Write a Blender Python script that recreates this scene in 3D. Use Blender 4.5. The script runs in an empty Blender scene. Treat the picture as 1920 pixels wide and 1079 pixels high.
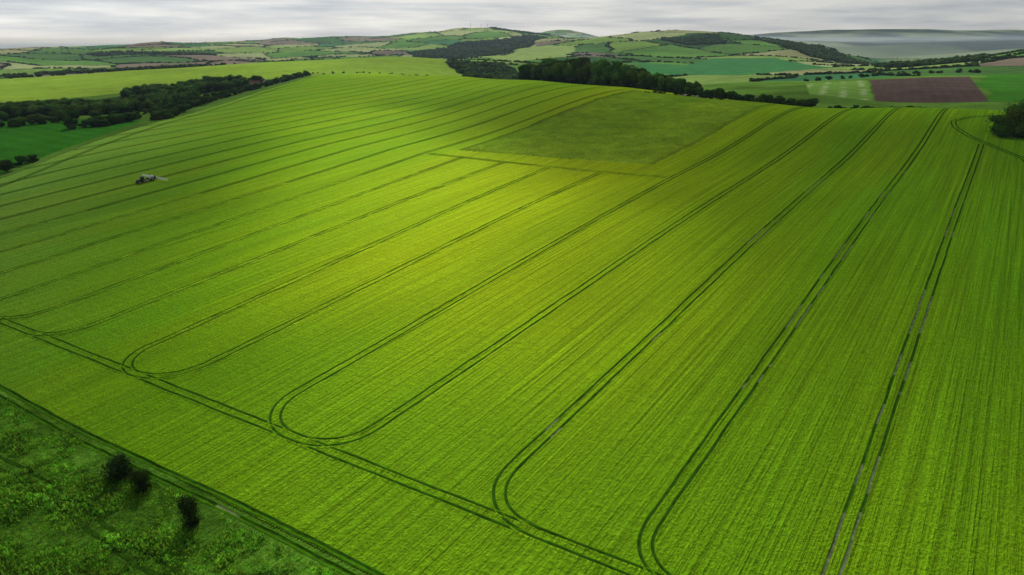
import bpy, math, random
import numpy as np
from mathutils import Vector, Matrix
rng=np.random.default_rng(7); random.seed(7)
SC=bpy.context.scene
COL=SC.collection
rad=math.radians
CAMH=70.0; PITCH=19.56
SUN_AZ=-9.0; SUN_EL=36.0
SV=Vector((math.sin(rad(SUN_AZ))*math.cos(rad(SUN_EL)),math.cos(rad(SUN_AZ))*math.cos(rad(SUN_EL)),math.sin(rad(SUN_EL))))
# ------------------------------------------------------------------ terrain survey: bearing deg -> [(distance m, height m)]
def P(b,D): return (D*math.sin(rad(b)),D*math.cos(rad(b)))
SURVEY={
-44.0:[(640,-2),(760,5),(1050,8),(1500,8),(2000,0),(2800,4),(4500,32),(6500,-60),(12000,-70),(30000,-90)],
-35.8:[(500,5.5),(560,7.8),(640,10.3),(760,5.9),(880,6.1),(1050,9),(1500,8.8),(2000,0),(2800,3.8),(4500,32.4),(6500,-60),(12000,-70),(30000,-90)],
-27.8:[(700,9.3),(800,6.8),(1050,10.4),(1600,16.1),(2100,-5),(2800,6.8),(4800,52.8),(7000,-60),(12000,-70),(30000,-90)],
-18.8:[(900,21.4),(1000,22.6),(1200,25),(1700,25.4),(2200,2),(2900,18.8),(4800,66),(6000,80),(9000,0),(14000,-40),(30000,-40)],
-8.4:[(1000,26),(1250,29.7),(1600,38.4),(2100,5),(3000,35.4),(5000,104),(7500,20),(14000,0),(30000,0)],
-1.3:[(900,20),(1200,10),(1500,21),(2000,28.6),(3200,43.7),(4500,120),(7000,30),(14000,0),(30000,0)],
3.8:[(850,15),(1200,2),(1700,23),(2600,40),(4200,80),(6500,30),(14000,270),(20000,50),(30000,50)],
9.2:[(800,12),(1100,-3),(1500,11.6),(2000,26.5),(3000,100),(4500,40),(8000,0),(14000,0),(30000,0)],
16.0:[(700,15),(1000,11.8),(1400,12.2),(2000,21),(2500,50),(3000,106),(4500,30),(8000,-30),(14000,-30),(30000,60)],
22.4:[(620,18),(800,20),(1200,14.5),(1900,19),(2400,44),(2700,70),(4000,-10),(8000,-60),(14000,-60),(30000,290)],
29.9:[(640,18),(750,18),(1150,25),(1800,27),(2600,-20),(4000,-50),(8000,-60),(14000,-60),(30000,350)],
35.2:[(600,20),(750,22),(1200,28),(2200,53),(3200,-20),(8000,-60),(14000,-60),(30000,320)],
43.5:[(600,20),(750,18),(1200,30),(2200,60),(3200,0),(8000,-60),(14000,-60),(30000,280)]}
GX,GY=.0482,.0456          # the crop field is an almost even slope
ctrl=[(*P(b,D),z) for b,l in SURVEY.items() for D,z in l]
FIELD=[(-44.2,330),(-35.5,434),(-27.2,609),(-19.6,778),(-15.4,890),(-8.5,850),(-4.2,800),(1.7,715),(9.3,620),(14.2,560),(19.6,515),(28.5,500),(33.8,500),(43.8,490),
 (-19.6,620),(-13,620),(-5.9,620),(-13,750),(-5.9,720)]
for b in (-47.3,-38.2,-26.1,-13,0,14.2,28.8,41.5,48.9):
    for D in (30,70,150,270): FIELD.append((b,D))
for b in (-26.1,-18.9,-8.9,0,8,16.2,23.7,30.4,36.3,43.8): FIELD.append((b,400))
for b,D in FIELD:
    x,y=P(b,D); ctrl.append((x,y,GX*x+GY*y))
CT=np.array(ctrl,float)
def _base(x,y):
    D=np.hypot(x,y); return (GX*x+GY*y)*800/(D**6+800.**6)**(1/6)
def _q(x,y): return np.arctan2(x,y)*2.0, np.log(np.maximum(np.hypot(x,y),20))
def _k(r2): return 0.5*r2*np.log(r2+1e-12)
qx,qy=_q(CT[:,0],CT[:,1]); NC=len(CT)
Pm=np.c_[np.ones(NC),qx,qy]
A=np.block([[_k((qx[:,None]-qx)**2+(qy[:,None]-qy)**2)+1e-4*np.eye(NC),Pm],[Pm.T,np.zeros((3,3))]])
W=np.linalg.solve(A,np.r_[CT[:,2]-_base(CT[:,0],CT[:,1]),0,0,0])
def _hash(i,j,s):
    h=(i.astype(np.int64)*374761393+j.astype(np.int64)*668265263+s*1442695041)&0x7fffffff
    h=((h^(h>>13))*1274126177)&0x7fffffff
    return ((h^(h>>16))&0xffff)/65535.0
def vnoise(x,y,sc,s=0):
    x=np.asarray(x,float)/sc;y=np.asarray(y,float)/sc
    i=np.floor(x);j=np.floor(y);fx=x-i;fy=y-j;fx=fx*fx*(3-2*fx);fy=fy*fy*(3-2*fy)
    a=_hash(i,j,s);b=_hash(i+1,j,s);c=_hash(i,j+1,s);d=_hash(i+1,j+1,s)
    return (a*(1-fx)+b*fx)*(1-fy)+(c*(1-fx)+d*fx)*fy
def fbm(x,y,sc,s=0,o=3):
    r=0;a=1;t=0;x=np.asarray(x,float);y=np.asarray(y,float)
    for k in range(o):
        c,sn=math.cos(.6+k*1.1),math.sin(.6+k*1.1)
        r=r+a*vnoise(x*c-y*sn,x*sn+y*c,sc/2**k,s+k*17);t+=a;a*=.5
    return r/t
def sstep(x,a,b):
    t=np.clip((x-a)/(b-a),0,1);return t*t*(3-2*t)
def plainmask(x,y):
    D=np.hypot(x,y);return sstep(D,4200,6500)*sstep(x,1200,2600)
def hgt(x,y):
    x=np.asarray(x,float);y=np.asarray(y,float);sh=x.shape;x=x.ravel();y=y.ravel()
    out=np.empty(len(x))
    for s in range(0,len(x),60000):
        xs=x[s:s+60000];ys=y[s:s+60000]
        a,b=_q(xs,ys);r=W[NC]+W[NC+1]*a+W[NC+2]*b
        for i in range(NC): r+=W[i]*_k((a-qx[i])**2+(b-qy[i])**2)
        out[s:s+60000]=r+_base(xs,ys)
    D=np.hypot(x,y)
    far=sstep(D,1700,2600)*(1-sstep(D,12000,20000))
    low=1-.85*sstep(x,800,2200)*sstep(D,3000,4200)
    out+=far*low*((fbm(x,y,900,3)-.5)*48+(fbm(x,y,300,5)-.5)*30)
    out+=plainmask(x,y)*(np.clip(fbm(x*.45+y*.1,y,2600,8,4)-.40,0,1)*420+(fbm(x,y,700,9,2)-.5)*14)*(1-.3*sstep(D,12000,20000))
    out+=sstep(D,16000,24000)*sstep(x,3000,9000)*(fbm(x,y,7000,6)-.5)*380
    return out.reshape(sh)
# field axes: u along the tramlines, w across
C35,S35=.8192,.5736
def UW(x,y): return S35*x+C35*y, C35*x-S35*y
def XY(u,w): return S35*u+C35*w, C35*u-S35*w
def inpoly(x,y,poly):
    poly=np.asarray(poly,float);c=np.zeros(x.shape,bool);n=len(poly)
    for i in range(n):
        x1,y1=poly[i];x2,y2=poly[(i+1)%n]
        if y1==y2: continue
        m=((y1>y)!=(y2>y))&(x<(x2-x1)*(y-y1)/(y2-y1)+x1);c^=m
    return c
def PP(l): return [P(b,D) for b,D in l]
headu=lambda w: 68.3+(w+52.9)*.05
CROP=[XY(headu(-348)-17.5,-348),(-262,234),(-262,348),(-272,539),(-259,728),(-250,930),(-180,1010),(30,860),(120,690),(200,600),(300,540),(420,480),(460,300),XY(headu(120)-17.5,120)]
PATCH=[XY(289,-238),XY(299,-130),XY(499,-129),XY(509,-241)]
PLOUGH=PP([(26.3,1080),(32.3,1130),(33.7,742),(26.9,742)])
STRIPE=PP([(22.1,1040),(26.15,1075),(26.75,742),(22.5,780)])
GRN=PP([(32.5,1200),(35.6,1230),(46,1250),(46,735),(33.9,740)])
LOW=[(-268,250),(-275,470),(-290,560),(-400,610),(-600,560),(-600,300)]
MEADOW=PP([(-46,1700),(-35.5,1520),(-24.5,1620),(-18.5,1730),(-8.5,1680),(-5,1550),(-2.5,1200),(-9,960),(-15,960),(-19,1010),(-26,1060),(-30,1000),(-46,900)])
BELT=PP([(-46,840),(-35.5,840),(-32.9,880),(-30.1,950),(-27.2,1000),(-22.6,1040),(-19.8,1010),(-19,930),(-22.6,890),(-25,790),(-27.5,745),(-30,760),(-32.9,745),(-35.5,730),(-46,720)])
GRAY=PP([(5.1,2500),(8.2,2320),(8.5,1980),(4.5,2020)])
TEAL=PP([(9.3,1850),(13.4,1760),(15.4,2150),(19.6,2180),(24,1700),(18,1350),(14.2,1380),(10.1,1450)])
LGT=PP([(-2.6,2000),(1.7,3300),(4.9,2700),(4.2,2060),(0,1650)])
WOODS=[PP([(10.9,2780),(15.4,2880),(16.2,2650),(13.8,2600)]),PP([(18.1,2850),(24,2520),(26.1,2250),(24,2250),(21.9,2350)]),
 PP([(15.5,3080),(18.1,3120),(22,2950),(24,2700),(22,2800),(18.5,2980),(15.8,2980)]),
 PP([(-8,2900),(-3.4,3500),(1.7,4000),(2.7,3900),(0,2700),(-3.8,2400),(-7.6,2500)]),
 PP([(-5,1450),(-1,1550),(0.6,1300),(0.3,1100),(-3.4,1080)]),
 PP([(-33.5,1900),(-30,1980),(-23,1820),(-25,1700),(-30,1760)]),
 PP([(26,1700),(29,1800),(33,1720),(33,1600),(28,1550)]),
 PP([(-2,4700),(3,4900),(3,4300),(-1.5,4350)]),
 PP([(-30,3200),(-22,3000),(-22,2850),(-30,3000)])]
def wobble(x,y): return x+50*(fbm(x,y,120,141)-.5),y+50*(fbm(x,y,120,142)-.5)
def cells(x,y,s=230.):
    xr=(x*.9+y*.43)/s;yr=(-x*.43+y*.9)/(s*1.25)
    xr=xr+.25*np.sin(yr*1.3);i0=np.floor(xr);j0=np.floor(yr)
    f1=np.full(x.shape,9.);f2=np.full(x.shape,9.);cid=np.zeros(x.shape)
    for di in (-1,0,1):
        for dj in (-1,0,1):
            i=i0+di;j=j0+dj
            px=i+.15+.7*_hash(i,j,11);py=j+.15+.7*_hash(i,j,12)
            d=np.maximum(abs(px-xr),abs(py-yr))*.6+.4*np.hypot(px-xr,py-yr)
            h=_hash(i,j,13);n=d<f1
            f2=np.where(n,f1,np.minimum(f2,d));cid=np.where(n,h,cid);f1=np.where(n,d,f1)
    return cid,(f2-f1)*s*.5
PAL=np.array([(.21,.34,.08),(.09,.21,.04),(.30,.37,.16),(.045,.13,.03),(.055,.19,.07),(.16,.28,.05),(.28,.31,.14),(.10,.24,.04),(.19,.16,.12),(.07,.17,.04)])
def cropcol(x,y):
    u,w=UW(x,y)
    c=np.empty(x.shape+(3,))
    n=(fbm(x,y,150,21,2)-.5)*.34+(fbm(u/9,w,14,25,2)-.5)*.34
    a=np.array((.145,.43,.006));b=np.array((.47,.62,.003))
    # sunlit glow painted into the crop colour as a yellower band mid-field
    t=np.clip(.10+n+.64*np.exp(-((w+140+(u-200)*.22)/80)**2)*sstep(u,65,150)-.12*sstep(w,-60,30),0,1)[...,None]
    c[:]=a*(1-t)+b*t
    far=sstep(-x-.2*y,40,260)[...,None]  # pale sheen of the far-left crop, put into its base colour
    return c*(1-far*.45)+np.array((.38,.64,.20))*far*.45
def groundcol(x,y):
    D=np.hypot(x,y);u,w=UW(x,y)
    cid,e=cells(x,y)
    c=PAL[np.minimum((cid*10).astype(int),9)].copy()
    ang=cid*37.0;st=np.sin((x*np.cos(ang)+y*np.sin(ang))*2*np.pi/26+2*fbm(x,y,80,32))
    c*=(.7+.6*fbm(x,y,90,31)+.09*st*(D<4200))[...,None]
    wx,wy=wobble(x,y)
    hed=(e<np.maximum(4,D*.0012))&(D>1000);c[hed]=(.025,.05,.015)
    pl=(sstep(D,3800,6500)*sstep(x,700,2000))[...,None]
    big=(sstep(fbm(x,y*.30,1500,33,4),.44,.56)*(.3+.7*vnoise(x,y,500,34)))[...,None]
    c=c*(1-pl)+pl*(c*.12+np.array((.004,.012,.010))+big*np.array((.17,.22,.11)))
    m=(D<1150);g=(.4+1.0*fbm(x,y,60,41))[...,None]*np.array((.11,.23,.03));c[m]=g[m]
    m=inpoly(x,y,MEADOW);g=(.75+.5*fbm(x,y,140,43)+.12*(fbm(u/8,w,18,46)-.5))[...,None]*np.array((.22,.36,.035));c[m]=g[m]
    m=inpoly(x,y,LOW);g=(.8+.4*fbm(x,y,40,44)+.08*np.sin(u*2*np.pi/12))[...,None]*np.array((.035,.17,.012));c[m]=g[m]
    for pg,col in ((GRAY,(.17,.15,.12)),(TEAL,(.055,.21,.065)),(LGT,(.26,.38,.11)),(GRN,(.05,.19,.015)),(PLOUGH,(.095,.068,.058))):
        m=inpoly(wx,wy,pg) if pg is not PLOUGH else inpoly(x,y,pg);q=fbm(x,y,25,45)
        if pg is PLOUGH: q=q+.12*np.sin((x*math.cos(rad(28))-y*math.sin(rad(28)))*2*math.pi/9)
        c[m]=np.array(col)*(.8+.4*q)[m][:,None]
    m=inpoly(x,y,STRIPE);s=np.sin((x*math.cos(rad(24.5))-y*math.sin(rad(24.5)))*2*math.pi/19+.8*fbm(x,y,50,3))
    g=np.array((.15,.30,.05))+np.clip(s,0,1)[...,None]*np.array((.14,.11,.12))*(fbm(x,y,12,4)>.45)[...,None];c[m]=g[m]
    for pg in WOODS+[BELT]:
        m=inpoly(wx,wy,pg);c[m]=(.03,.06,.012)
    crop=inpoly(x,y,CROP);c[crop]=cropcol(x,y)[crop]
    px,py=x+3*(fbm(x,y,9,8)-.5),y+3*(fbm(x,y,9,9)-.5);pat=inpoly(px,py,PATCH)
    g=fbm(u/2,w,34,51)[...,None];g2=fbm(x,y,5,52)[...,None]
    pc=(np.array((.15,.34,.016))*(1-g)+np.array((.32,.48,.025))*g)*(.75+.5*g2)
    pu,pw=UW(px,py);edge=np.minimum(np.minimum(pw+239,-129.5-pw),np.minimum(pu-292,502-pu))
    pc=np.where((edge<3.5)[...,None],pc*.75,pc);c[pat]=pc[pat]
    mg=(u<headu(w)-17.5)&(D<330)&(x>-275)
    g=fbm(x,y,8,61,4)[...,None];s=fbm(u,w/5,5,62)[...,None]
    mc=(np.array((.06,.18,.016))*(1-s)+np.array((.20,.46,.035))*s)*(.35+1.1*g);c[mg]=mc[mg]
    m=crop&~pat
    kind=np.where(m,1.0,np.where(pat|mg,.5,0.0))
    return c,kind
# ------------------------------------------------------------------ node helpers
def newmat(name):
    m=bpy.data.materials.new(name);m.use_nodes=True;nt=m.node_tree
    for n in list(nt.nodes): nt.nodes.remove(n)
    return m,nt
def N(nt,t,**k):
    n=nt.nodes.new(t)
    for a,b in k.items(): setattr(n,a,b)
    return n
def L(nt,a,b): nt.links.new(a,b)
def mul(nt,col,fac):
    m=N(nt,'ShaderNodeVectorMath',operation='SCALE');L(nt,col,m.inputs[0]);L(nt,fac,m.inputs['Scale']);return m.outputs[0]
def math2(nt,op,a,b):
    m=N(nt,'ShaderNodeMath',operation=op)
    for i,v in enumerate((a,b)):
        if isinstance(v,(int,float)): m.inputs[i].default_value=v
        else: L(nt,v,m.inputs[i])
    return m.outputs[0]
def noise(nt,vec,scale,detail=3,rough=.55,lo=None,hi=None):
    n=N(nt,'ShaderNodeTexNoise');n.inputs['Scale'].default_value=scale;n.inputs['Detail'].default_value=detail;n.inputs['Roughness'].default_value=rough
    L(nt,vec,n.inputs['Vector']);o=n.outputs[0]
    if lo is not None:
        r=N(nt,'ShaderNodeMapRange');L(nt,o,r.inputs[0]);r.inputs[1].default_value=.3;r.inputs[2].default_value=.7;r.inputs[3].default_value=lo;r.inputs[4].default_value=hi;o=r.outputs[0]
    return o
def ground_material(name):
    m,nt=newmat(name)
    at=N(nt,'ShaderNodeAttribute',attribute_name='Col');kd=N(nt,'ShaderNodeAttribute',attribute_name='kind')
    ge=N(nt,'ShaderNodeNewGeometry')
    mp=N(nt,'ShaderNodeMapping');mp.inputs['Rotation'].default_value=(0,0,rad(-55));L(nt,ge.outputs['Position'],mp.inputs[0])
    def sc(s):
        k=N(nt,'ShaderNodeMapping');k.inputs['Scale'].default_value=s;L(nt,mp.outputs[0],k.inputs[0]);return k.outputs[0]
    drill=noise(nt,sc((.012,1.1,.02)),1,3,.7,.68,1.32)
    gran=noise(nt,sc((1.8,2.4,1)),1,3,.7,.66,1.34)
    wav=noise(nt,sc((.7,.30,.2)),1,2,.6,.92,1.08)
    cr=math2(nt,'MULTIPLY',drill,math2(nt,'MULTIPLY',gran,wav))
    g2=noise(nt,ge.outputs['Position'],.05,5,.7,.80,1.20)
    g3=noise(nt,ge.outputs['Position'],.9,3,.7,.65,1.35)
    ot=math2(nt,'MULTIPLY',g2,g3)
    isc=math2(nt,'GREATER_THAN',kd.outputs['Fac'],.75)
    mx=N(nt,'ShaderNodeMix');L(nt,isc,mx.inputs[0]);L(nt,ot,mx.inputs[2]);L(nt,cr,mx.inputs[3])
    colr=mul(nt,at.outputs['Color'],mx.outputs[0])
    hb=math2(nt,'ADD',math2(nt,'MULTIPLY',gran,.8),math2(nt,'MULTIPLY',drill,1.3))
    hb=math2(nt,'ADD',hb,math2(nt,'MULTIPLY',wav,2.0))
    hb=math2(nt,'MULTIPLY',hb,math2(nt,'MINIMUM',math2(nt,'ADD',kd.outputs['Fac'],.15),1.0))
    bp=N(nt,'ShaderNodeBump');bp.inputs['Strength'].default_value=1;bp.inputs['Distance'].default_value=.8;L(nt,hb,bp.inputs['Height'])
    bs=N(nt,'ShaderNodeBsdfDiffuse')
    L(nt,colr,bs.inputs[0]);L(nt,bp.outputs[0],bs.inputs['Normal'])
    # leaf gloss of the growing crop
    gl=N(nt,'ShaderNodeBsdfGlossy');gl.inputs['Roughness'].default_value=.45;gl.inputs['Color'].default_value=(.80,.86,.08,1);L(nt,bp.outputs[0],gl.inputs['Normal'])
    mg=N(nt,'ShaderNodeMixShader');L(nt,math2(nt,'MULTIPLY',isc,.045),mg.inputs[0]);L(nt,bs.outputs[0],mg.inputs[1]);L(nt,gl.outputs[0],mg.inputs[2])
    o=N(nt,'ShaderNodeOutputMaterial');L(nt,mg.outputs[0],o.inputs[0]);return m
def foliage_material(name,tr=.35):
    m,nt=newmat(name)
    at=N(nt,'ShaderNodeAttribute',attribute_name='Col');ge=N(nt,'ShaderNodeNewGeometry')
    n=noise(nt,ge.outputs['Position'],.9,3,.7,.6,1.4);c=mul(nt,at.outputs['Color'],n)
    d=N(nt,'ShaderNodeBsdfDiffuse');t=N(nt,'ShaderNodeBsdfTranslucent');L(nt,c,d.inputs[0]);L(nt,c,t.inputs[0])
    mx=N(nt,'ShaderNodeMixShader');mx.inputs[0].default_value=tr;L(nt,d.outputs[0],mx.inputs[1]);L(nt,t.outputs[0],mx.inputs[2])
    o=N(nt,'ShaderNodeOutputMaterial');L(nt,mx.outputs[0],o.inputs[0]);return m
def simple(name,col,rough=.6,metal=0,nz=.15,sc=3,spec=.5):
    m,nt=newmat(name);ge=N(nt,'ShaderNodeTexCoord');v=noise(nt,ge.outputs['Object'],sc,3,.6,1-nz,1+nz)
    rgb=N(nt,'ShaderNodeRGB');rgb.outputs[0].default_value=(*col,1)
    bs=N(nt,'ShaderNodeBsdfPrincipled');bs.inputs['Roughness'].default_value=rough;bs.inputs['Metallic'].default_value=metal;bs.inputs['Specular IOR Level'].default_value=spec
    L(nt,mul(nt,rgb.outputs[0],v),bs.inputs['Base Color']);o=N(nt,'ShaderNodeOutputMaterial');L(nt,bs.outputs[0],o.inputs[0]);return m
M_ground=ground_material('ground_cover');M_leaf=foliage_material('foliage');M_grass=foliage_material('grass_blades',.4)
M_rut=simple('rut_bare_shaded',(.030,.090,.005),.9,0,.45,.8,0);M_rutwall=simple('rut_side',(.065,.21,.005),.9,0,.3,1,0)  # dark rut colour holds the shade of sunken tracks over soil and stems
M_soil=simple('chalk_soil',(.14,.18,.08),.95,0,.5,.9,0)
def mkmesh(name,V,F,mats,cols=None,mi=None,kind=None,smooth=False):
    V=np.asarray(V,np.float32)
    Fs=F if isinstance(F,list) else [F]
    me=bpy.data.meshes.new(name);me.vertices.add(len(V));me.vertices.foreach_set('co',V.ravel())
    li=np.concatenate([f.ravel() for f in Fs]);cnt=np.concatenate([np.full(len(f),f.shape[1]) for f in Fs])
    st=np.r_[0,np.cumsum(cnt)[:-1]]
    me.loops.add(len(li));me.polygons.add(len(cnt));me.loops.foreach_set('vertex_index',li.astype(np.int32));me.polygons.foreach_set('loop_start',st.astype(np.int32))
    if mi is not None: me.polygons.foreach_set('material_index',np.asarray(mi,np.int32))
    me.update(calc_edges=True)
    if smooth: me.polygons.foreach_set('use_smooth',np.ones(len(cnt),bool))
    if cols is not None:
        a=me.attributes.new('Col','FLOAT_COLOR','POINT');c4=np.ones((len(V),4),np.float32);c4[:,:3]=cols;a.data.foreach_set('color',c4.ravel())
    if kind is not None:
        a=me.attributes.new('kind','FLOAT','POINT');a.data.foreach_set('value',np.asarray(kind,np.float32).ravel())
    for m in mats: me.materials.append(m)
    ob=bpy.data.objects.new(name,me);COL.objects.link(ob);return ob
# ------------------------------------------------------------------ terrain sheet
Bn=np.radians(np.linspace(-56,56,1150))
Dn=np.r_[np.exp(np.linspace(math.log(25),math.log(62),40,endpoint=False)),np.exp(np.linspace(math.log(62),math.log(1300),560,endpoint=False)),np.exp(np.linspace(math.log(1300),math.log(6500),260,endpoint=False)),np.exp(np.linspace(math.log(6500),math.log(45000),150))]
bb,dd=np.meshgrid(Bn,Dn);X=dd*np.sin(bb);Y=dd*np.cos(bb);Z=hgt(X,Y);gc,gk=groundcol(X,Y)
nb,nd=len(Bn),len(Dn);i,j=np.meshgrid(np.arange(nd-1),np.arange(nb-1),indexing='ij');a=(i*nb+j).ravel()
terrain=mkmesh('terrain',np.stack([X,Y,Z],-1).reshape(-1,3),np.stack([a,a+1,a+1+nb,a+nb],-1),[M_ground],gc.reshape(-1,3),None,gk.ravel(),True)
del X,Y,Z,bb,dd
# sea
M_sea,nt=newmat('sea_water');bs=N(nt,'ShaderNodeBsdfPrincipled');bs.inputs['Base Color'].default_value=(.05,.09,.11,1);bs.inputs['Roughness'].default_value=.35
ge=N(nt,'ShaderNodeNewGeometry');bp=N(nt,'ShaderNodeBump');bp.inputs['Distance'].default_value=2;L(nt,noise(nt,ge.outputs['Position'],.02,4),bp.inputs['Height']);L(nt,bp.outputs[0],bs.inputs['Normal'])
o=N(nt,'ShaderNodeOutputMaterial');L(nt,bs.outputs[0],o.inputs[0])
mkmesh('sea',[(-60000,3000,-32),(-1500,3000,-32),(-3000,60000,-32),(-60000,60000,-32)],np.array([[0,1,2,3]]),[M_sea])
# ------------------------------------------------------------------ tramlines
def resample(pts,step):
    pts=np.asarray(pts,float);s=np.r_[0,np.cumsum(np.hypot(*np.diff(pts,axis=0).T))]
    n=max(2,int(s[-1]/step)+1);t=np.linspace(0,s[-1],n);return np.c_[np.interp(t,s,pts[:,0]),np.interp(t,s,pts[:,1])]
def smooth(p,it):
    for _ in range(it): p[1:-1]=.25*p[:-2]+.5*p[1:-1]+.25*p[2:]
    return p
TV=[];TF=[];TM=[];TC=[];tvn=0
def SOILFN(x,y):
    u,w=UW(x,y);return (fbm(x,y,14,77)>.58)&(w>-75)&(u>headu(w)-14)|(fbm(x,y,14,78)>.58)&(u<headu(w)-14)&(w>-110)
def ribbon(p,offs,cross,mats,jit=.03,soil=True):
    global tvn
    t=np.gradient(p,axis=0);t/=np.hypot(t[:,0],t[:,1])[:,None]+1e-9;nrm=np.c_[t[:,1],-t[:,0]]
    for o in offs:
        rows=[];n=len(p);m=len(cross);sd=int(rng.integers(1e6))
        ar=np.arange(n)
        wob=(vnoise(ar,ar*0,6,sd)-.5)*.18
        for k,(c,dz) in enumerate(cross):
            j=(vnoise(ar,ar*0,1.7,sd+k+1)-.5)*jit*3
            rows.append((p+nrm*(o+wob+c+j)[:,None],dz*(.6+.8*vnoise(ar,ar*0,2.2,sd+k+9))))
        xy=np.stack([r[0] for r in rows],1).reshape(-1,2);dz=np.stack([r[1] for r in rows],1).ravel()
        D=np.hypot(xy[:,0],xy[:,1]);z=hgt(xy[:,0],xy[:,1])+dz+.03+D*.00018
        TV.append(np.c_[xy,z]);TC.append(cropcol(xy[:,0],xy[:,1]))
        i,j=np.meshgrid(np.arange(n-1),np.arange(m-1),indexing='ij');a=(i*m+j).ravel()+tvn
        TF.append(np.stack([a,a+1,a+1+m,a+m],-1));mm=np.array(mats)[j.ravel()]
        if soil:
            c=xy.reshape(n,m,2)[:-1,0];s=SOILFN(c[:,0],c[:,1]);mm=np.where((mm==2)&np.repeat(s,m-1),3,mm)
        TM.append(mm);tvn+=n*m
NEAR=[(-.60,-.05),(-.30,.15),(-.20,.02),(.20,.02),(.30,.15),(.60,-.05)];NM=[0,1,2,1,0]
FAR=[(-.28,.03),(.28,.03)]
def tram(uw,g=.95,step=1.2):
    p=resample([XY(*q) for q in uw],step);p=smooth(p,3)
    D=np.hypot(p[:,0],p[:,1]);k=inpoly(p[:,0],p[:,1],CROP)|(D<200)
    p=p[k]
    if len(p)<4: return
    D=np.hypot(p[:,0],p[:,1])
    near=np.where(D<330)[0];far=np.where(D>=325)[0]
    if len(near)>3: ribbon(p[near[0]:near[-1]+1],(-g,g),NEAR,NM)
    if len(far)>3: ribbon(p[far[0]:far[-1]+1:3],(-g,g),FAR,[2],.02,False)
def turn(w0,side,R=9.):
    pts=[]
    for k in range(0,11):
        a=k/10*math.pi/2;uu=headu(w0+side*R*(1-math.cos(a)));pts.append((uu+R*(1-math.sin(a)),w0+side*R*(1-math.cos(a))))
    return pts[::-1]
def row(wn,wf,uf,side,R=9.):
    t=turn(wn,side,R)
    tram(t+[(headu(wn)+R+3,wn),(275,wn+(wf-wn)*.98)]+([(uf,wf)] if uf>276 else []))
row(16,16,380,1);row(-7.5,-8.2,391,1);row(-30.8,-31.6,520,1);row(-55.6,-56.4,530,1,11);row(-83.5,-82.8,540,-1)
row(-106.5,-111.3,560,1,11);row(-134,-144.6,277,-1,10);row(-154.5,-171.6,277,1,10);row(-179.8,-197.9,277,-1);row(-201,-224,277,-1)
for k in range(22):
    row(-223-24.4*k,-250-24.5*k,1100,-1 if k%2 else 1)
tram([(headu(w),w) for w in range(-350,130,4)])
tram([(275+1*((w+238)/108),w) for w in range(-246,-112,4)])
tram([(478,8),(465,-4),(455,-16),(440,-24),(425,-22),(405,-14),(385,-2),(366,8),(340,14),(300,17),(270,18)])
p=resample([(-250,236),(-250,348),(-260,539),(-247,728),(-239,925)],2);ribbon(p[np.hypot(*p.T)>250],(-.95,.95),FAR,[2],.02,False)
ue=lambda w:headu(w)-18.2+.5*math.sin(w*.06)
pe=smooth(resample([XY(ue(w),w) for w in range(-345,60,4)],1.1),2);ribbon(pe,(-1.0,1.0),[(-.5,-.02),(-.3,.15),(-.25,.02),(.25,.02),(.33,.16),(.6,-.02)],[1,1,2,1,1],.06)
pe=smooth(resample([XY(34.3+.05*(w+118)+.7*math.sin(w*.09),w) for w in range(-250,0,4)],1.1),2);ribbon(pe,(-.95,.95),[(-.35,.02),(.35,.02)],[2],.1,False)
F_=np.concatenate(TF);V_=np.concatenate(TV);C_=np.concatenate(TC)
mkmesh('tramlines',V_,F_,[M_ground,M_rutwall,M_rut,M_soil],C_,np.concatenate(TM),np.ones(len(V_)))
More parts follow.
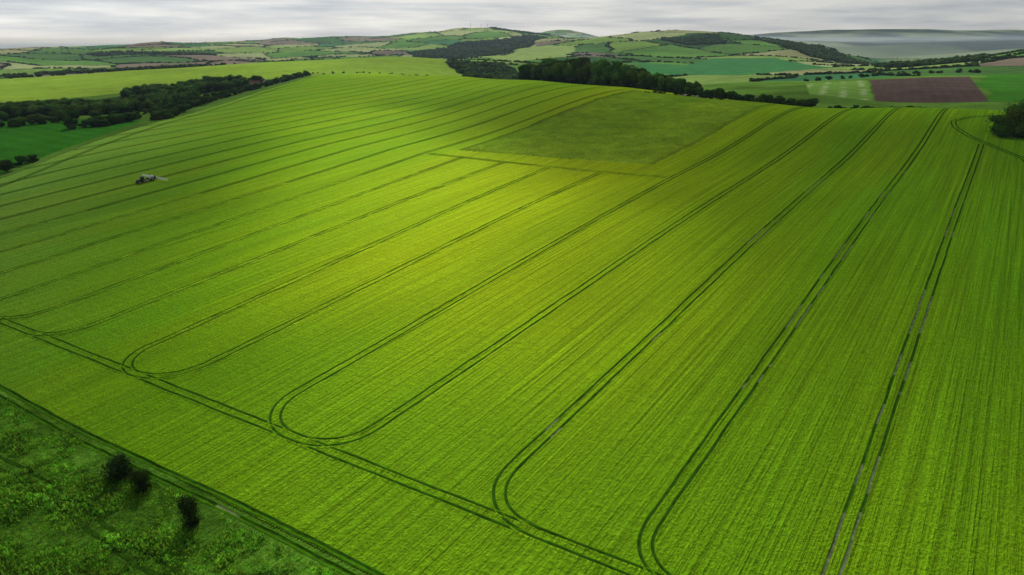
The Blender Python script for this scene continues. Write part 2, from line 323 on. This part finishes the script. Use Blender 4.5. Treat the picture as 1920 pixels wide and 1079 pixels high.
# ------------------------------------------------------------------ trees
import bmesh
def icos(sub):
    b=bmesh.new();bmesh.ops.create_icosphere(b,subdivisions=sub,radius=1);v=np.array([x.co[:] for x in b.verts]);f=np.array([[q.index for q in x.verts] for x in b.faces]);b.free();return v,f
I1=icos(2);I0=icos(1)
def tree_proto(r,lobes,leaves,leafs,seed,base,trunk=True,flat=.8,zr=(.38,.78),spread=1.25,cone=0.):
    g=np.random.default_rng(seed);V=[];T=[];Q=[];C=[];n=0
    cs=[]
    for k in range(lobes):
        a=g.uniform(0,2*math.pi);z=g.uniform(*zr);q=g.uniform(.0,.62)*r*(1-cone*z);rr=r*g.uniform(.36,.58)*(1.15-.5*abs(z-.55))*(1-cone*z)
        c=np.array((q*math.cos(a),q*math.sin(a),z));cs.append((c,rr))
        v,f=base;nz=1+.22*g.normal(0,1,len(v))[:,None]
        kk=.72 if spread>1.4 else 1
        vv=v*nz*np.array((rr,rr,rr*flat))*kk+c
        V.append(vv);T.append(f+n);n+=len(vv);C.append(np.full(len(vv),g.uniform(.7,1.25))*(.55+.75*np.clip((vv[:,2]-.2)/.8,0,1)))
    if leaves:
        w=np.array([c[1] for c in cs]);idx=g.choice(len(cs),leaves,p=w/w.sum())
        d=g.normal(0,1,(leaves,3));d/=np.linalg.norm(d,axis=1)[:,None]
        cc=np.array([cs[i][0] for i in idx])+d*np.array([cs[i][1] for i in idx])[:,None]*g.uniform(.75,spread,leaves)[:,None]*np.array((1,1,flat))
        a=g.normal(0,1,(leaves,3));a/=np.linalg.norm(a,axis=1)[:,None];b=np.cross(a,d);b/=np.linalg.norm(b,axis=1)[:,None]+1e-6
        s=leafs*g.uniform(.6,1.4,leaves)[:,None]
        q=np.stack([cc-a*s,cc+b*s*.8,cc+a*s,cc-b*s*.8],1).reshape(-1,3);V.append(q);Q.append(np.arange(leaves*4).reshape(-1,4)+n);n+=leaves*4
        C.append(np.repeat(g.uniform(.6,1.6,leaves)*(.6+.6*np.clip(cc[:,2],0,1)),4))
    if trunk:
        def limb(p0,p1,r0,r1):
            nonlocal n
            p0=np.array(p0);p1=np.array(p1);ax=p1-p0;ax/=np.linalg.norm(ax);s=np.cross(ax,(0.3,1,.1));s/=np.linalg.norm(s);t=np.cross(ax,s)
            an=np.arange(5)*2*math.pi/5;ring=np.cos(an)[:,None]*s+np.sin(an)[:,None]*t
            V.append(np.r_[p0+ring*r0,p1+ring*r1]);k=np.arange(5);Q.append(np.stack([k,(k+1)%5,(k+1)%5+5,k+5],-1)+n);n+=10;C.append(np.full(10,-1.))
        limb((0,0,-.05),(0,0,.42),.03,.02)
        for c,rr in cs[:4]: limb((0,0,.25),c,.016,.006)
    return np.concatenate(V),np.concatenate(T) if T else np.zeros((0,3),int),np.concatenate(Q) if Q else np.zeros((0,4),int),np.concatenate(C)
MID=[tree_proto(.48,9,170,.040,100+k,I0,zr=(.16,.76)) for k in range(8)]
LOWP=[tree_proto(.5,4,26,.09,200+k,I0,False,zr=(.12,.6)) for k in range(6)]
FINE=[tree_proto(.5,11,2600,.026,300+k,I1,zr=(.2,.8),spread=1.45) for k in range(4)]
SHR=[tree_proto(.62,8,3400,.030,320+k,I0,zr=(.1,.9),spread=1.7,cone=.45) for k in range(4)]
def mass(name,xy,h,wid,protos,base=(.04,.085,.016),seed=1,sink=.0,var=.3):
    g=np.random.default_rng(seed);xy=np.asarray(xy,float)
    if len(xy)==0: return
    zz=hgt(xy[:,0],xy[:,1]);V=[];T=[];Q=[];C=[];n=0
    for k in range(len(xy)):
        v,t,q,c=protos[g.integers(len(protos))];a=g.uniform(0,6.28);ca,sa=math.cos(a),math.sin(a);H=h[k]*g.uniform(.9,1.1);w=wid[k]*g.uniform(.85,1.15)
        vv=np.c_[(v[:,0]*ca-v[:,1]*sa)*w,(v[:,0]*sa+v[:,1]*ca)*w,v[:,2]*H]+np.array((xy[k,0],xy[k,1],zz[k]-sink*H))
        V.append(vv);T.append(t+n);Q.append(q+n);n+=len(v)
        tint=np.array(base)*g.uniform(1-var,1+var)*np.array((g.uniform(.8,1.35),1,g.uniform(.8,1.2)))
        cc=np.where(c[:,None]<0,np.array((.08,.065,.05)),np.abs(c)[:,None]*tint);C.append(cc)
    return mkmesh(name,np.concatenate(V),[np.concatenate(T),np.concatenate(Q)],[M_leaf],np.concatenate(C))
def fill(poly,n,seed,dens=None):
    g=np.random.default_rng(seed);p=np.array(poly);lo=p.min(0);hi=p.max(0);x=g.uniform(lo[0],hi[0],n*4);y=g.uniform(lo[1],hi[1],n*4);k=inpoly(*wobble(x,y),poly)
    if dens: k&=dens(x,y)
    return np.c_[x,y][k][:n]
def along(pts,step,jx,seed):
    g=np.random.default_rng(seed);p=resample(pts,step);return p+g.normal(0,jx,p.shape)
U=lambda n,a,b,s:np.random.default_rng(s).uniform(a,b,n)
def woodline():
    g=np.random.default_rng(5);o=[];h=[]
    for k in range(330):
        t=g.uniform(0,1);b=1.2+12.8*t+g.normal(0,.1);crest=np.interp(b,[1.7,9.3,14.2],[722,628,575]);D=crest+25+g.uniform(0,60)
        o.append(P(b,D));h.append(np.interp(t,[0,.12,.35,.6,.8,1],[17,24,26,22,16,12])*g.uniform(.85,1.1))
    return np.array(o),np.array(h)
xy,h=woodline();mass('dark_woodland',xy,h,h*.7+3,MID,(.06,.145,.018),5,0,.5)
xy=np.array([P(b,D) for b,D in [(13.8+.17*k+rng.normal(0,.12),595+rng.uniform(-12,25)) for k in range(54)]]);h=U(len(xy),4,10,6);mass('hedgerow_trees',xy,h,h*1.0,MID,(.05,.12,.016),6)
xy=np.array([P(b,D) for b,D in [(24.2+.3*k+rng.normal(0,.2),560+rng.uniform(0,14)) for k in range(34)]]);h=U(len(xy),2,4,7);mass('hedgerow_trees',xy,h,h*1.7,MID,(.045,.10,.016),7,.1)
xy=fill(BELT,1150,8,lambda x,y:fbm(x,y,80,81)>.38);h=U(len(xy),6,13,8);mass('valley_woodland',xy,h,h*1.1,MID,(.056,.135,.022),8,.05,.5)
xy=along([(-278,560),(-292,640),(-288,728),(-280,840),(-270,960)],4,4,9);h=U(len(xy),3,9,9);mass('field_edge_hedge',xy,h,h*1.3,MID,(.045,.11,.016),9,.1)
xy=np.r_[along(PP([(-31.3,600),(-29.9,610),(-28.3,640)]),3,5,10),along(PP([(-27.2,700),(-24.5,760),(-22,800)]),4,8,11),along(PP([(-36,640),(-32.5,655)]),5,3,12),along(PP([(-36,470),(-35,480)]),5,3,13),along(PP([(-33,690),(-30,690),(-28,680)]),8,9,17)];h=U(len(xy),4,10,10);mass('hedge_clumps',xy,h,h*1.35,MID,(.045,.11,.016),10,.12)
xy=np.array([P(b,D) for b,D in [(-15.2+.42*k+rng.normal(0,.25),1010+rng.uniform(-15,40)) for k in range(30)]]);h=U(len(xy),1.5,3.5,14);mass('pasture_bushes',xy,h,h*1.6,LOWP,(.04,.085,.018),14,.1)
xy=np.r_[along(PP([(-36,1500),(-31,1560),(-24,1620),(-21,1680)]),13,9,15),along(PP([(-18.6,1700),(-16.5,1720),(-13.4,1730)]),7,9,16)];h=U(len(xy),5,11,15);mass('ridge_trees',xy,h,h*1.4,LOWP,(.04,.095,.02),15,.1)
for k,(pg,n) in enumerate(zip(WOODS,(620,800,480,1800,400,520,420,500,300))):
    xy=fill(pg,n,20+k);h=U(len(xy),8,15,20+k);mass('distant_woodland',xy,h,h*1.4,LOWP,(.055,.13,.025),20+k,.1,.45)
g=np.random.default_rng(33);D=np.exp(g.uniform(math.log(1150),math.log(6000),230000));b=g.uniform(-.7,.7,230000);x=D*np.sin(b);y=D*np.cos(b)
cid,e=cells(x,y);k=(e<3.5+D*.0006)&(fbm(x,y,130,34)>.42)&~inpoly(x,y,MEADOW)&~inpoly(x,y,PLOUGH)&~inpoly(x,y,STRIPE)&~inpoly(x,y,TEAL)&~inpoly(x,y,LGT)
xy=np.c_[x,y][k][:11000];h=g.uniform(3,8,len(xy));mass('distant_hedgerows',xy,h,h*1.7,LOWP,(.045,.10,.02),33,.15)
xy=np.r_[along(PP([(32.7,1500),(35.5,1750),(38,1900)]),9,5,35),along(PP([(33.3,2100),(36,2250)]),9,6,36),along(PP([(22,1120),(28,1250),(33,1230)]),11,4,37)];h=U(len(xy),5,10,35);mass('hillside_trees',xy,h,h*1.4,LOWP,(.04,.095,.02),35,.1)
for k,(x,y,h,w) in enumerate([(243,331,12,14),(256,341,16,17),(250,354,14,17),(264,331,16,17),(239,344,10,13),(272,346,16,18),(262,362,14,17),(234,336,6,10),(277,362,15,18)]):
    o=mass('hawthorn_tree',[(x,y)],[h],[w],FINE,(.065,.15,.018),50+k,.12)
for k,(x,y,h,w) in enumerate([(-65.5,99.0,5.0,4.0),(-60.3,95.3,3.6,3.2),(-48.6,86.6,5.0,3.4),(-33,72.5,2.2,6.0)]):
    mass('elder_shrub',[(x,y)],[h],[w],SHR,(.024,.060,.010) if k<3 else (.09,.23,.018),60+k,.1)
# ------------------------------------------------------------------ rough grass of the margin
def tufts(name,x,y,size,blades,base,seed,spread=.5):
    g=np.random.default_rng(seed);n=len(x);z=hgt(x,y);B=blades
    ox=g.normal(0,spread,(n,B))*size[:,None];oy=g.normal(0,spread,(n,B))*size[:,None]
    hh=size[:,None]*g.uniform(.5,1.1,(n,B));an=g.uniform(0,6.28,(n,B));wd=size[:,None]*g.uniform(.10,.22,(n,B));ln=g.normal(0,.35,(n,B,2))*size[:,None,None]
    cx=x[:,None]+ox;cy=y[:,None]+oy;cz=np.repeat(z[:,None]-.05,B,1)
    dx=np.cos(an)*wd;dy=np.sin(an)*wd
    p=np.stack([np.stack([cx-dx,cy-dy,cz],-1),np.stack([cx+dx,cy+dy,cz],-1),np.stack([cx+dx*.6+ln[...,0],cy+dy*.6+ln[...,1],cz+hh],-1),np.stack([cx-dx*.6+ln[...,0],cy-dy*.6+ln[...,1],cz+hh*.9],-1)],2)
    V=p.reshape(-1,3);F=np.arange(len(V)).reshape(-1,4)
    tint=np.array(base)*g.uniform(.5,1.5,(n,1))*np.stack([g.uniform(.7,1.4,n),np.ones(n),g.uniform(.7,1.2,n)],1)
    tint*= (.35+1.3*fbm(x,y,6,91))[:,None]
    c=np.repeat(tint,B*4,0)*g.uniform(.65,1.35,(len(V)//4,1)).repeat(4,0)
    mkmesh(name,V,F,[M_grass],c)
g=np.random.default_rng(70);w=g.uniform(-230,-20,60000);u=g.uniform(8,49,60000)
x,y=XY(u,w);tk=34.3+.05*(w+118)+.7*np.sin(w*.09)
k=(u<headu(w)-19.9)&(abs(abs(u-tk)-.95)>.5)&(y>30)&(fbm(x,y,5,92)>.27)
x=x[k];y=y[k];u=u[k];w=w[k]
sz=(.25+.75*sstep(fbm(x,y,5,93),.35,.75)*g.uniform(.5,1.2,len(x)))*(1-.4*sstep(u-headu(w),-27,-22));tufts('rough_grass',x,y,sz,7,(.20,.46,.034),71)
xy=np.array([XY(499+rng.uniform(-3,3),w) for w in np.r_[np.linspace(-226,-214,6),np.linspace(-204,-168,16)]]);h=U(len(xy),1.0,2.2,75);mass('fallow_scrub',xy,h,h*2.6,LOWP,(.035,.07,.012),75)
M_rub=simple('rubble',(.32,.31,.28),.9,0,.3,1)
for k,w in enumerate((-196,-186,-178)):
    v,f=I1;x0,y0=XY(500,w);gg=np.random.default_rng(80+k);vv=v*(1+.2*gg.normal(0,1,(len(v),1)))*np.array((3.0,2.0,.9))+np.array((x0,y0,float(hgt(np.array([x0]),np.array([y0]))[0])+.1));mkmesh('rubble_heap',vv,f,[M_rub])
# ------------------------------------------------------------------ tractor and sprayer
M_tgreen=simple('tractor_paint',(.02,.05,.02),.4);M_black=simple('rubber',(.02,.02,.02),.8);M_white=simple('tank_plastic',(.6,.61,.6),.4,0,.05);M_glass=simple('cab_glass',(.03,.04,.05),.1);M_steel=simple('boom_steel',(.85,.86,.85),.4,.0);M_yel=simple('wheel_rim',(.3,.3,.28),.5)
u0,w0=169.4,-332.2
def zz_at(u,w): x,y=XY(u,w);return float(hgt(np.array([x]),np.array([y]))[0])
emp=bpy.data.objects.new('tractor_with_crop_sprayer',None);COL.objects.link(emp)
x0,y0=XY(u0,w0);pf=(zz_at(u0+3,w0)-zz_at(u0-3,w0))/6
fw=Vector((-S35,-C35,-pf)).normalized();lf=Vector((0,0,1)).cross(fw).normalized();up=fw.cross(lf)
R=Matrix((fw,lf,up)).transposed().to_4x4()@Matrix.Diagonal((.92,.95,.95,1));R.translation=Vector((x0,y0,zz_at(u0,w0)+.05));emp.matrix_world=R
def part(name,b,mat):
    me=bpy.data.meshes.new(name);b.to_mesh(me);b.free();me.materials.append(mat);o=bpy.data.objects.new(name,me);COL.objects.link(o);o.parent=emp
    return o
def boxes(name,lst,mat,bev=.06):
    b=bmesh.new()
    for (cx,cy,cz,sx,sy,sz,*tp) in lst:
        r=bmesh.ops.create_cube(b,size=1);t=tp[0] if tp else 1
        for v in r['verts']:
            k=t if v.co.z>0 else 1
            v.co=Vector((cx+v.co.x*sx*k,cy+v.co.y*sy*k,cz+v.co.z*sz))
    o=part(name,b,mat)
    if bev: m=o.modifiers.new('b','BEVEL');m.width=bev;m.segments=2
    return o
def wheel(name,cx,cy,r,wd):
    b=bmesh.new();m=Matrix.Translation((cx,cy,r))@Matrix.Rotation(math.pi/2,4,'X')
    bmesh.ops.create_cone(b,cap_ends=True,segments=28,radius1=r,radius2=r,depth=wd,matrix=m)
    for k in range(18):
        a=k*2*math.pi/18;mm=Matrix.Translation((cx+math.cos(a)*r,cy,r+math.sin(a)*r))@Matrix.Rotation(-a,4,'Y')@Matrix.Diagonal((.08,wd,.1,1));bmesh.ops.create_cube(b,size=1,matrix=mm)
    part(name,b,M_black);b=bmesh.new();bmesh.ops.create_cone(b,cap_ends=True,segments=20,radius1=r*.55,radius2=r*.5,depth=wd+.08,matrix=m);part(name+'_rim',b,M_yel)
boxes('tractor_body',[(3.6,0,1.55,2.5,.95,.85,.9),(4.95,0,1.0,.5,.8,.6),(1.9,0,1.0,2.0,.8,.8)],M_tgreen)
boxes('mudguards',[(1.35,1.0,1.85,1.5,.55,.14),(1.35,-1.0,1.85,1.5,.55,.14)],M_tgreen)
boxes('cab',[(1.6,0,2.35,1.5,1.45,1.3,.88)],M_glass,.08);boxes('cab_roof',[(1.6,0,3.08,1.6,1.5,.16)],M_tgreen,.05)
boxes('exhaust',[(2.6,.6,2.5,.1,.1,1.3)],M_black,.02)
for s in(-1,1):
    wheel('rear_wheel',1.3,s*.98,.95,.5);wheel('front_wheel',4.2,s*.98,.68,.42);wheel('sprayer_wheel',-3.0,s*.98,.9,.42)
boxes('drawbar',[(-.6,0,.75,2.6,.16,.18),(-3.0,0,.95,4.4,.7,.2)],M_steel,.03)
b=bmesh.new();bmesh.ops.create_uvsphere(b,u_segments=28,v_segments=16,radius=1)
for v in b.verts:
    c=v.co;s=lambda t,e:math.copysign(abs(t)**e,t);v.co=Vector((-2.7+s(c.x,.5)*1.75,s(c.y,.6)*1.1,1.95+s(c.z,.6)*.85))
o=part('sprayer_tank',b,M_white)
for pl in o.data.polygons: pl.use_smooth=True
boxes('tank_fittings',[(-2.7,0,2.85,.5,.5,.16),(-1.2,0,1.6,.5,1.9,1.0),(-4.75,0,1.5,.3,2.4,1.6)],M_black,.04)
bl=[]
for s in(-1,1):
    for z in (1.15,1.75): bl.append((-5.1,s*6.6,z,.18,10.8,.18))
    for k in range(14): bl.append((-5.1,s*(1.4+k*.8),1.45,.09,.09,.62))
    bl.append((-5.1,s*6.6,.92,.06,10.8,.06))
boxes('spray_boom',bl,M_steel,0)
# ------------------------------------------------------------------ farmhouse and masts
M_wall=simple('render_wall',(.72,.70,.66),.8);M_roof=simple('roof_tile',(.20,.10,.07),.8);M_win=simple('window_glass',(.03,.035,.04),.1)
def house(b,D,rot,lx=11,ly=6.5,hh=4.6):
    x,y=P(b,D);z=float(hgt(np.array([x]),np.array([y]))[0]);e=bpy.data.objects.new('farmhouse',None);COL.objects.link(e);e.location=(x,y,z);e.rotation_euler=(0,0,rot)
    def q(n,V,F,m):
        me=bpy.data.meshes.new(n);me.from_pydata(V,[],F);me.materials.append(m);o=bpy.data.objects.new(n,me);COL.objects.link(o);o.parent=e
    a,c,t=lx/2,ly/2,hh+2.6
    q('walls',[(-a,-c,-1),(a,-c,-1),(a,c,-1),(-a,c,-1),(-a,-c,hh),(a,-c,hh),(a,c,hh),(-a,c,hh),(-a,0,t),(a,0,t)],[(0,1,5,4),(2,3,7,6),(1,2,6,9,5),(3,0,4,8,7)],M_wall)
    q('roof',[(-a-.4,-c-.4,hh-.2),(a+.4,-c-.4,hh-.2),(a+.4,0,t+.1),(-a-.4,0,t+.1),(-a-.4,c+.4,hh-.2),(a+.4,c+.4,hh-.2)],[(0,1,2,3),(3,2,5,4)],M_roof)
    V=[];F=[]
    for wx in(-3.6,-1.2,1.2,3.6):
        if abs(wx)>a-.8: continue
        for wz in(.9,2.4):
            n=len(V);V+=[(wx-.5,-c-.03,wz),(wx+.5,-c-.03,wz),(wx+.5,-c-.03,wz+1.0),(wx-.5,-c-.03,wz+1.0)];F.append((n,n+1,n+2,n+3))
    q('windows',V,F,M_win)
    V=[(-a+1,-.4,t-.6),(-a+1.8,-.4,t-.6),(-a+1.8,.4,t-.6),(-a+1,.4,t-.6)];V+=[(p[0],p[1],t+1.2) for p in V];q('chimney',V,[(0,1,5,4),(1,2,6,5),(2,3,7,6),(3,0,4,7),(4,5,6,7)],M_roof)
house(-19.6,880,.4);house(-19.1,915,-.3,8,6,3.6)
for b,D,hm in((-3.2,4500,38),(-1.9,4500,30),(-2.4,4520,22)):
    x,y=P(b,D);z=float(hgt(np.array([x]),np.array([y]))[0]);bm=bmesh.new()
    bmesh.ops.create_cone(bm,cap_ends=True,segments=6,radius1=1.6,radius2=.5,depth=hm,matrix=Matrix.Translation((x,y,z+hm/2)));bmesh.ops.create_cone(bm,cap_ends=True,segments=6,radius1=1.8,radius2=1.8,depth=3,matrix=Matrix.Translation((x,y,z+hm*.8)))
    me=bpy.data.meshes.new('radio_mast');bm.to_mesh(me);bm.free();me.materials.append(M_steel);COL.objects.link(bpy.data.objects.new('radio_mast',me))
# ------------------------------------------------------------------ out-of-view cloud sheet, added and shaped to shade the field around a gap
M_cl,nt=newmat('shade_cloud');ge=N(nt,'ShaderNodeTexCoord')
n1=noise(nt,ge.outputs['Object'],.0035,3,.5)
n3=noise(nt,ge.outputs['Object'],.009,2,.5)
mp=N(nt,'ShaderNodeMapping',vector_type='TEXTURE');mp.inputs['Location'].default_value=(-55,300,0);mp.inputs['Rotation'].default_value=(0,0,rad(18));mp.inputs['Scale'].default_value=(66,240,1e5)
L(nt,ge.outputs['Object'],mp.inputs[0]);ln=N(nt,'ShaderNodeVectorMath',operation='LENGTH');L(nt,mp.outputs[0],ln.inputs[0])
lw=math2(nt,'ADD',ln.outputs['Value'],math2(nt,'MULTIPLY',math2(nt,'SUBTRACT',n3,.5),1.6))
r=N(nt,'ShaderNodeMapRange',interpolation_type='SMOOTHSTEP');L(nt,lw,r.inputs[0]);r.inputs[1].default_value=.2;r.inputs[2].default_value=1.6;r.inputs[3].default_value=0;r.inputs[4].default_value=.76
rb=N(nt,'ShaderNodeMapRange');L(nt,lw,rb.inputs[0]);rb.inputs[1].default_value=1.5;rb.inputs[2].default_value=4.5;rb.inputs[3].default_value=0;rb.inputs[4].default_value=.12
base_op=math2(nt,'ADD',r.outputs[0],rb.outputs[0])
r2=N(nt,'ShaderNodeMapRange',interpolation_type='SMOOTHSTEP');L(nt,n1,r2.inputs[0]);r2.inputs[1].default_value=.35;r2.inputs[2].default_value=.65;r2.inputs[3].default_value=.76;r2.inputs[4].default_value=1.08
# thinner cloud away from the field, so the downs beyond are brighter
dl=N(nt,'ShaderNodeVectorMath',operation='LENGTH');L(nt,ge.outputs['Object'],dl.inputs[0]);r3=N(nt,'ShaderNodeMapRange');L(nt,dl.outputs['Value'],r3.inputs[0]);r3.inputs[1].default_value=420;r3.inputs[2].default_value=1050;r3.inputs[3].default_value=1;r3.inputs[4].default_value=.34
op=math2(nt,'MULTIPLY',math2(nt,'MULTIPLY',base_op,r2.outputs[0]),r3.outputs[0])
tr=N(nt,'ShaderNodeBsdfTransparent');tl=N(nt,'ShaderNodeBsdfTranslucent');tl.inputs[0].default_value=(.20,.21,.225,1)
mx=N(nt,'ShaderNodeMixShader');L(nt,op,mx.inputs[0]);L(nt,tr.outputs[0],mx.inputs[1]);L(nt,tl.outputs[0],mx.inputs[2]);o=N(nt,'ShaderNodeOutputMaterial');L(nt,mx.outputs[0],o.inputs[0])
cs=mkmesh('cloud_shade_sheet',[(-4200,-3500,0),(4200,-3500,0),(4200,3600,0),(-4200,3600,0)],np.array([[0,1,2,3]]),[M_cl])
cs.location=(SV.x/SV.z*900,SV.y/SV.z*900,900)
# haze
M_hz,nt=newmat('air_haze');vs=N(nt,'ShaderNodeVolumeScatter');vs.inputs['Color'].default_value=(.44,.57,.74,1);vs.inputs['Density'].default_value=6.0e-5;vs.inputs['Anisotropy'].default_value=.2
va=N(nt,'ShaderNodeVolumeAbsorption');va.inputs['Color'].default_value=(.5,.5,.5,1);va.inputs['Density'].default_value=1.2e-5
ad=N(nt,'ShaderNodeAddShader');L(nt,vs.outputs[0],ad.inputs[0]);L(nt,va.outputs[0],ad.inputs[1])
o=N(nt,'ShaderNodeOutputMaterial');L(nt,ad.outputs[0],o.inputs['Volume'])
b=bmesh.new();bmesh.ops.create_cube(b,size=1,matrix=Matrix.Translation((0,22000,20))@Matrix.Diagonal((90000,50000,240,1)));me=bpy.data.meshes.new('haze');b.to_mesh(me);b.free();me.materials.append(M_hz);COL.objects.link(bpy.data.objects.new('haze',me))
# ------------------------------------------------------------------ sky, sun, camera
wd=bpy.data.worlds.new('World');SC.world=wd;wd.use_nodes=True;nt=wd.node_tree
for n in list(nt.nodes): nt.nodes.remove(n)
sk=N(nt,'ShaderNodeTexSky',sky_type='NISHITA');sk.sun_disc=False;sk.sun_elevation=rad(SUN_EL);sk.sun_rotation=rad(SUN_AZ%360)
b1=N(nt,'ShaderNodeBackground');b1.inputs[1].default_value=.06;L(nt,sk.outputs[0],b1.inputs[0])
tc=N(nt,'ShaderNodeTexCoord');mp=N(nt,'ShaderNodeMapping');mp.inputs['Scale'].default_value=(5,5,62);L(nt,tc.outputs['Generated'],mp.inputs[0])
n1=noise(nt,mp.outputs[0],1.0,6,.55)
cr=N(nt,'ShaderNodeValToRGB');cr.color_ramp.elements[0].position=.34;cr.color_ramp.elements[0].color=(.50,.55,.62,1);cr.color_ramp.elements[1].position=.60;cr.color_ramp.elements[1].color=(.86,.88,.87,1);L(nt,n1,cr.inputs[0])
sp=N(nt,'ShaderNodeSeparateXYZ');L(nt,tc.outputs['Generated'],sp.inputs[0])
el=N(nt,'ShaderNodeMapRange');L(nt,sp.outputs[2],el.inputs[0]);el.inputs[1].default_value=.06;el.inputs[2].default_value=.25;el.inputs[3].default_value=1;el.inputs[4].default_value=.28
az=N(nt,'ShaderNodeMapRange');L(nt,sp.outputs[0],az.inputs[0]);az.inputs[1].default_value=-.5;az.inputs[2].default_value=.5;az.inputs[3].default_value=1.16;az.inputs[4].default_value=.74
b2=N(nt,'ShaderNodeBackground');L(nt,cr.outputs[0],b2.inputs[0]);L(nt,math2(nt,'MULTIPLY',el.outputs[0],az.outputs[0]),b2.inputs[1])
mx=N(nt,'ShaderNodeMixShader');mx.inputs[0].default_value=.9;L(nt,b1.outputs[0],mx.inputs[1]);L(nt,b2.outputs[0],mx.inputs[2]);o=N(nt,'ShaderNodeOutputWorld');L(nt,mx.outputs[0],o.inputs[0])
sl=bpy.data.lights.new('sun','SUN');sl.energy=5;sl.angle=rad(.5);sl.color=(1,.95,.86);so=bpy.data.objects.new('sun',sl);COL.objects.link(so);so.rotation_euler=SV.to_track_quat('Z','Y').to_euler();so.location=(0,0,2000)
cam=bpy.data.cameras.new('camera');co=bpy.data.objects.new('camera',cam);COL.objects.link(co);co.location=(0,0,CAMH);co.rotation_euler=(rad(90-PITCH),0,0);cam.sensor_width=36;cam.lens=36*1300/1920;cam.clip_start=1;cam.clip_end=120000
SC.camera=co
SC.view_settings.view_transform='Standard';SC.view_settings.look='None';SC.view_settings.exposure=0
